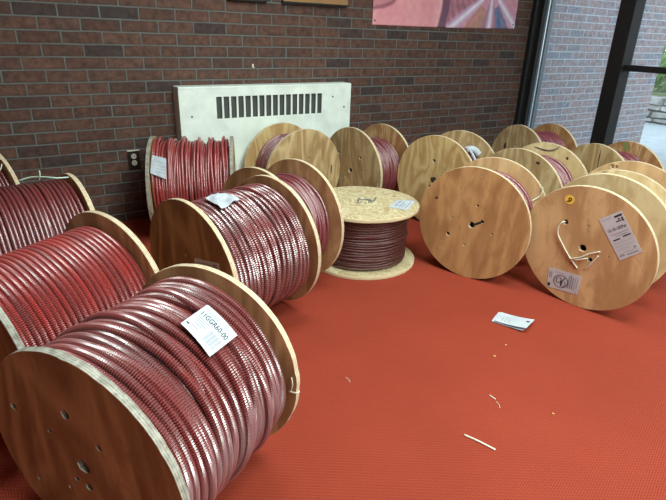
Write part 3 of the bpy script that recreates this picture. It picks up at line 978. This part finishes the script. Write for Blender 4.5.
# ------------------------------------------------------------------ outlet
ot = empty('wall_outlet', (.667, 3.4, .395))
tag(ot, 'dark wall outlet plate with two ivory sockets on brick beside the loose-looped red reel', 'outlet')
box('cover_plate', (-.036, -.006, -.058), (.036, -.0004, .058), M['outlet_brown'], ot, .002)
box('plate_edge', (-.037, -.008, .054), (.037, -.0004, .060), M['ivory'], ot)
for dz in (.0205, -.0205):
    bm = bmesh.new()
    bmesh.ops.create_cone(bm, cap_ends=True, segments=24, radius1=.0165, radius2=.0155, depth=.004)
    bmesh.ops.transform(bm, matrix=Matrix.Translation((0, -.008, dz)) @ Matrix.Rotation(PI / 2, 4, 'X'), verts=bm.verts[:])
    so = bm_obj('socket', bm, M['ivory'], ot)
    bm = bmesh.new()
    for dx in (-.006, .006): add_box(bm, (dx - .0014, -.0106, dz - .001), (dx + .0014, -.0098, dz + .008))
    add_box(bm, (-.002, -.0106, dz - .010), (.002, -.0098, dz - .006))
    bm_obj('slots', bm, M['ink'], so)

# ------------------------------------------------------------------ poster
def poster():
    nx, nz = 170, 100
    w, h = 1.555, .9
    V = []; F = []; Cc = []
    def mixc(a, b, t): return tuple(a[i] + (b[i] - a[i]) * t for i in range(3))
    pk, dk, pale, mauve, lil, blue, oc = (srgb(216, 132, 142), srgb(110, 52, 68), srgb(236, 178, 182), srgb(116, 84, 112), srgb(206, 170, 200), srgb(72, 108, 150), srgb(170, 132, 110))
    for j in range(nz + 1):
        for i in range(nx + 1):
            u, v = i / nx, j / nz
            x, z = u * w, v * h
            sag = .004 * math.sin(u * PI * 3)
            V.append((x + (.0 if v < .3 else 0), -.0022 - .0012 * math.sin(u * 9) * (1 - v), z + .018 * u - .006 * math.sin(u * PI) * (1 - v)))
            n1 = noise.noise(Vector((x * 5, z * 5, 1.0))); n2 = noise.noise(Vector((x * 22, z * 22, 3)))
            # rounded pink form on the left, edged by a pale contour
            xb = .625 + .04 * math.sin(z * 7 + .2)
            c = mixc(pk, pale, .45 + .5 * n1)
            nose = ((0, .115), (.10, .13), (.18, .16), (.21, .20), (.17, .235), (.13, .25), (.10, .30))
            dmin = 9
            for (ax, az_), (bx, bz) in zip(nose, nose[1:]):
                q = max(0, min(1, ((x - ax) * (bx - ax) + (z - az_) * (bz - az_)) / ((bx - ax) ** 2 + (bz - az_) ** 2)))
                dmin = min(dmin, math.hypot(x - ax - q * (bx - ax), z - az_ - q * (bz - az_)))
            if x < .2 and z > .13 + .3 * max(0, x - .08): c = mixc(c, dk, .28)
            c = mixc(c, dk, max(0, 1 - dmin / .022) * .85)
            if x > xb:
                t_ = min(1, (x - xb) / .02)
                c = mixc(c, mixc(mauve, dk, .3 + .4 * n1), t_)
                if x > xb + .09: c = mixc(mauve, pk, .45 + .2 * math.sin((x * 1.1 + z * .5) * 85 + n1 * 3) + .3 * n2)
            elif x > xb - .018: c = mixc(c, pale, .8)
            # rays fanning out of a point on the right
            dx, dz = x - 1.23, z - .29
            rr_ = math.hypot(dx, dz)
            a = math.degrees(math.atan2(dz, dx))
            if x > .74 and (a < 0 or rr_ < .5):
                best = min(abs((a - ra + 180) % 360 - 180) for ra in (-147, -90, -40, 20, 60, 100, 140))
                k = max(0, 1 - best * (0.35 + rr_ * 2) / 9)
                if a > -150: c = mixc(c, mixc(pk, lil, .5 + .5 * n1), .8)
                if -136 < a < -108 and rr_ > .16: c = mixc(oc, pk, .25 + .5 * n2)
                if -74 < a < -50 and rr_ > .14: c = mixc(blue, pk, .12 + .3 * n2)
                if -108 < a < -98 or -82 < a < -74: c = mixc(c, mauve, .5)
                c = mixc(c, lil, min(1, k * 1.7)); c = mixc(c, (.82, .80, .9), max(0, k * 2.2 - 1.2))
            Cc.append((*[max(0, q * (1 + .12 * n2)) for q in c[:3]], 1.0))
    for j in range(nz):
        for i in range(nx):
            a = j * (nx + 1) + i
            F.append((a, a + 1, a + nx + 2, a + nx + 1))
    t = NT('printed_banner')
    at = t.n('ShaderNodeAttribute', attribute_name='print')
    t.set(Base_Color=at.outputs['Color'], Roughness=.5)
    root = empty('poster', (2.46, 3.4, 1.234))
    tag(root, 'large pink abstract banner poster hanging on the brick wall at the top', 'poster')
    o = mesh_obj('printed_sheet', V, F, t.m, root, smooth=True)
    o.data.color_attributes.new('print', 'FLOAT_COLOR', 'POINT').data.foreach_set('color', np.array(Cc, dtype=np.float32).ravel())
    sol = o.modifiers.new('thickness', 'SOLIDIFY'); sol.thickness = .0015; sol.offset = 0
    for (x, z) in ((.02, .03), (1.53, .05)):
        bm = bmesh.new()
        bmesh.ops.create_cone(bm, cap_ends=True, segments=12, radius1=.006, radius2=.005, depth=.0085)
        bmesh.ops.transform(bm, matrix=Matrix.Translation((x, -.0044, z)) @ Matrix.Rotation(PI / 2, 4, 'X'), verts=bm.verts[:])
        bm_obj('grommet', bm, M['screw'], root)
poster()

# picture frames whose lower rails reach into the frame of the photo
def picture(x0, x1, z0, h, fm_, lab, tilt=0.0):
    root = empty('picture_frame', (x0, 3.4, z0))
    tag(root, lab, 'picture frame')
    w = x1 - x0; b = .035
    bm = bmesh.new()
    add_box(bm, (0, -.028, 0), (w, -.001, b), .003); add_box(bm, (0, -.028, h - b), (w, -.001, h), .003)
    add_box(bm, (0, -.028, b), (b, -.001, h - b), .003); add_box(bm, (w - b, -.028, b), (w, -.001, h - b), .003)
    bm_obj('frame', bm, fm_, root)
    box('picture', (b - .004, -.014, b - .004), (w - b + .004, -.004, h - b + .004), M['canvas'], root)
    return root
picture(1.33, 1.60, 1.338, .42, M['frame_black'], 'black picture frame at top edge, left of the golden frame')
pg = picture(1.715, 2.222, 1.350, .5, M['gold'], 'golden wood picture frame at top edge, between black frame and pink poster')
box('lower_strip', (-.004, -.031, -.008), (.511, -.001, .002), M['frame_black'], pg)

# small white hook
bm = bmesh.new()
add_box(bm, (-.006, -.004, -.014), (.006, -.0005, .012), .0015)
add_box(bm, (-.004, -.016, -.014), (.004, -.003, -.006), .0015)
hk = bm_obj('wall_hook', bm, M['ivory'])
hk.location = (1.495, 3.4, .95)
tag(hk, 'tiny white hook on the brick wall above the radiator cover', 'hook')

# ------------------------------------------------------------------ floor litter
def folded_paper():
    root = empty('folded_paper', (1.77, 1.255, 0), (0, 0, 0))
    tag(root, 'folded white paper sheet lying on the open red carpet', 'paper')
    c = [Vector((1.706, 1.297)), Vector((1.838, 1.335)), Vector((1.836, 1.197)), Vector((1.722, 1.185))]
    c = [p - Vector((1.77, 1.255)) for p in (Vector((1.712, 1.322)), Vector((1.752, 1.345)), Vector((1.846, 1.205)), Vector((1.738, 1.178)))]
    c = [p - Vector((1.77, 1.255)) for p in (Vector((1.697, 1.302)), Vector((1.795, 1.348)), Vector((1.850, 1.208)), Vector((1.745, 1.170)))]
    def mk(dx, dy, z0, curl):
        def f(u, v, h=0.0):
            p = c[3].lerp(c[2], u).lerp(c[0].lerp(c[1], u), v)
            return Vector((p.x + dx, p.y + dy, z0 + h + curl * (1 - v) ** 2 + .35 * curl * (1 - u) ** 3 + .002 * math.sin(u * 5)))
        return f
    s1 = sheet('sheet', mk(-.004, .010, .001, .006), M['paper'], root, 10)
    f2 = mk(0, 0, .004, .016)
    s2 = sheet('sheet', f2, M['paper'], root, 10, thick=.0012)
    marks('print_block', f2, [(.60, .06, .74, .16)], M['ink'], s2, .0026)
    marks('small_print', f2, [(.15, .8, .6, .815), (.15, .7, .75, .715), (.15, .6, .6, .615)], M['ink_grey'], s2, .0026)
folded_paper()

def lying(name, p0, p1, r, mat, label, cat, bend=0.0):
    root_loc = Vector(((p0[0] + p1[0]) / 2, (p0[1] + p1[1]) / 2, 0))
    a = Vector((p0[0], p0[1], r)) - root_loc; b = Vector((p1[0], p1[1], r)) - root_loc
    nrm = Vector((-(b - a).y, (b - a).x, 0)) * bend
    o = tube(name, [a, a.lerp(b, .5) + nrm, b], r, mat)
    o.location = root_loc
    return tag(o, label, cat)
lying('metal_rod', (1.0659, .8567), (1.1017, .7612), .0032, M['wire'], 'pale thin metal rod lying on the carpet in front, largest of the litter', 'rod', .02)
lying('wood_splinter', (1.2896, .9549), (1.2908, .9286), .002, M['wire'], 'short pale splinter on the carpet between the rod and the folded paper', 'splinter')
lying('wood_splinter', (1.285, .921), (1.2703, .8902), .0009, M['ivory'], 'hair thin pale sliver beside the short splinter on the carpet', 'splinter', .1)
lying('wood_splinter', (.9045, 1.295), (.9015, 1.262), .0009, M['ivory'], 'hair thin pale thread on the carpet left of centre, near the crumpled-tag reel', 'splinter', .1)
M['crumb'] = plain('wood_crumb', srgb(196, 160, 88), .8)
def crumb(x, y, r, label, mat='crumb'):
    bm = bmesh.new()
    bmesh.ops.create_icosphere(bm, subdivisions=2, radius=r)
    for v in bm.verts:
        v.co *= 1 + .35 * noise.noise(v.co * (1.6 / r)); v.co.z *= .6
    o = bm_obj('wood_crumb', bm, M[mat], smooth=True)
    o.location = (x, y, r * .55)
    tag(o, label, 'crumb')
crumb(1.4933, 1.115, .0052, 'yellowish wood crumb on the carpet just below the folded paper')
crumb(1.404, .778, .004, 'small wood crumb on the open carpet right of the rod')
crumb(1.600, 1.150, .003, 'tiny pale crumb between the folded paper and the yellowish crumb', 'ivory')

# ------------------------------------------------------------------ outdoors
def stone_wall():
    rr = random.Random(4)
    t = NT('grey_fieldstone')
    c = t.coord()
    v = t.n('ShaderNodeTexNoise'); v.inputs['Scale'].default_value = 7; v.inputs['Detail'].default_value = 6
    t.l(c, v.inputs['Vector'])
    t.set(Base_Color=t.ramp(v.outputs['Fac'], [(.3, srgb(112, 112, 108)), (.7, srgb(210, 208, 202))]), Roughness=.9)
    bm = bmesh.new()
    z = -.05
    while z < .36:
        h = rr.uniform(.07, .13)
        y = -.6
        while y < 2.6:
            l = rr.uniform(.14, .4)
            dx = rr.uniform(-.05, .05)
            add_box(bm, (dx - .2, y + .01, z + .008), (dx + .25, y + l - .01, z + h - .008), .02)
            y += l
        z += h
    for vtx in bm.verts:
        vtx.co += Vector((noise.noise(vtx.co * 7), noise.noise(vtx.co * 7 + Vector((9, 0, 0))), noise.noise(vtx.co * 7 + Vector((0, 9, 0))))) * .03
    zmin = min(v_.co.z for v_ in bm.verts)
    for v_ in bm.verts: v_.co.z -= zmin
    o = bm_obj('stone_wall', bm, t.m)
    o.location = (9.3, 3.3, -.05)
    tag(o, 'low grey stone retaining wall outside beyond the concrete', 'stone wall')
stone_wall()

def shrub(x, y, z, r, h, label, seed, n=900, c1=(96, 140, 70), c2=(150, 186, 110)):
    rr = random.Random(seed)
    t = NT('leaf_green_%d' % seed)
    g = t.n('ShaderNodeNewGeometry')
    t.set(Base_Color=t.ramp(g.outputs['Random Per Island'], [(0, srgb(*c1)), (1, srgb(*c2))]), Roughness=.6)
    root = empty('shrub', (x, y, z))
    tag(root, label, 'shrub')
    V = []; F = []
    for i in range(n):
        a, b = rr.uniform(0, 2 * PI), math.acos(rr.uniform(-1, 1))
        k = rr.uniform(.55, 1) ** .5
        p = Vector((r * k * math.sin(b) * math.cos(a), r * k * math.sin(b) * math.sin(a), h * .5 + h * .5 * k * math.cos(b)))
        p *= 1 + .25 * noise.noise(p * 2.2 + Vector((seed, 0, 0)))
        p.z = max(p.z, .05)
        d = Vector((rr.uniform(-1, 1), rr.uniform(-1, 1), rr.uniform(-1, 1))).normalized()
        e = d.orthogonal().normalized(); s = rr.uniform(.05, .1)
        b0 = len(V)
        V += [p - d * s, p + e * s * .45, p + d * s, p - e * s * .45 + Vector((0, 0, .02))]
        F += [(b0, b0 + 1, b0 + 2), (b0, b0 + 2, b0 + 3)]
    mesh_obj('foliage', V, F, t.m, root)
    for k in range(3):
        a = k * 2.1
        tube('stem', [(0.05 * math.cos(a), .05 * math.sin(a), 0), (.1 * math.cos(a), .1 * math.sin(a), h * .3), (.3 * r * math.cos(a), .3 * r * math.sin(a), h * .7)], .02, M['screw'], root)
slab('ground_bank', (9.42, 1.0, -.3), (26, 20, .40), plain('lawn_bank', srgb(120, 140, 92), .9))
shrub(9.95, 4.85, .40, .42, .62, 'green leafy shrub outside above the stone wall, seen under the window rail', 3)
shrub(11.2, 5.6, .40, .5, .9, 'taller green shrub outside, behind the leafy shrub above the stone wall', 5, 900, (110, 150, 84), (176, 204, 140))

# ------------------------------------------------------------------ light
w = bpy.data.worlds.new('overcast_sky'); scene.world = w; w.use_nodes = True
nt = w.node_tree; bg = nt.nodes['Background']
tc = nt.nodes.new('ShaderNodeTexCoord'); sp = nt.nodes.new('ShaderNodeSeparateXYZ'); rp = nt.nodes.new('ShaderNodeValToRGB')
nt.links.new(tc.outputs['Generated'], sp.inputs[0]); nt.links.new(sp.outputs[2], rp.inputs[0]); nt.links.new(rp.outputs[0], bg.inputs[0])
rp.color_ramp.elements[0].position = 0.0; rp.color_ramp.elements[0].color = (.92, .96, 1.0, 1)
rp.color_ramp.elements[1].position = 0.7; rp.color_ramp.elements[1].color = (.70, .84, 1.0, 1)
bg.inputs[1].default_value = 2.1

def area(name, loc, rot, sx, sy, energy, col=(1, 1, 1), portal=False):
    l = bpy.data.lights.new(name, 'AREA'); l.shape = 'RECTANGLE'; l.size = sx; l.size_y = sy; l.energy = energy; l.color = col
    if portal: l.cycles.is_portal = True
    o = bpy.data.objects.new(name, l); o.location = loc; o.rotation_euler = rot
    return link(o)
area('sky_portal', (XG + .12, .1, 1.37), (0, math.radians(90), 0), 2.7, 6.6, 1, portal=True)
# the room's ceiling lamps: two recessed troffers over the open carpet
def troffer(x, y, e):
    root = empty('ceiling_light', (x, y, HC))
    tag(root, 'recessed ceiling light above the carpet', 'ceiling light', 'ceiling lights')
    bm = bmesh.new()
    for lo, hi in (((-.62, -.32, -.02), (.62, -.30, 0)), ((-.62, .30, -.02), (.62, .32, 0)), ((-.62, -.3, -.02), (-.60, .3, 0)), ((.60, -.3, -.02), (.62, .3, 0))):
        add_box(bm, lo, hi)
    bm_obj('frame', bm, M['enamel'], root)
    l = area('lamp', (x, y, HC - .03), (0, 0, 0), 1.2, .6, e, (.84, 1.0, .96))
for yy, e in ((1.7, 42), (.3, 70), (-1.1, 112), (-2.5, 104)):
    troffer(1.4, yy, e)

# ------------------------------------------------------------------ camera
R3 = ((0.8480502651110989, -0.1807635485724338, 0.49813179717068484), (-0.5290799526184927, -0.34160484335731817, 0.7767757300096572), (0.029751497142302828, -0.9222964114113876, -0.3853364476862629))
cd = bpy.data.cameras.new('camera'); cam = link(bpy.data.objects.new('camera', cd))
cd.sensor_width = 36.0; cd.lens = 28.004; cd.clip_start = .02
m = Matrix([[R3[i][0], -R3[i][1], -R3[i][2], (0, 0, 1.165)[i]] for i in range(3)] + [[0, 0, 0, 1]])
cam.matrix_world = m
scene.camera = cam

vs = scene.view_settings
vs.view_transform = 'Standard'; vs.look = 'None'; vs.gamma = 1.0; vs.use_curve_mapping = False
vs.exposure = 0.0
scene.cycles.use_denoising = True
scene.cycles.max_bounces = 8
scene.cycles.transparent_max_bounces = 12
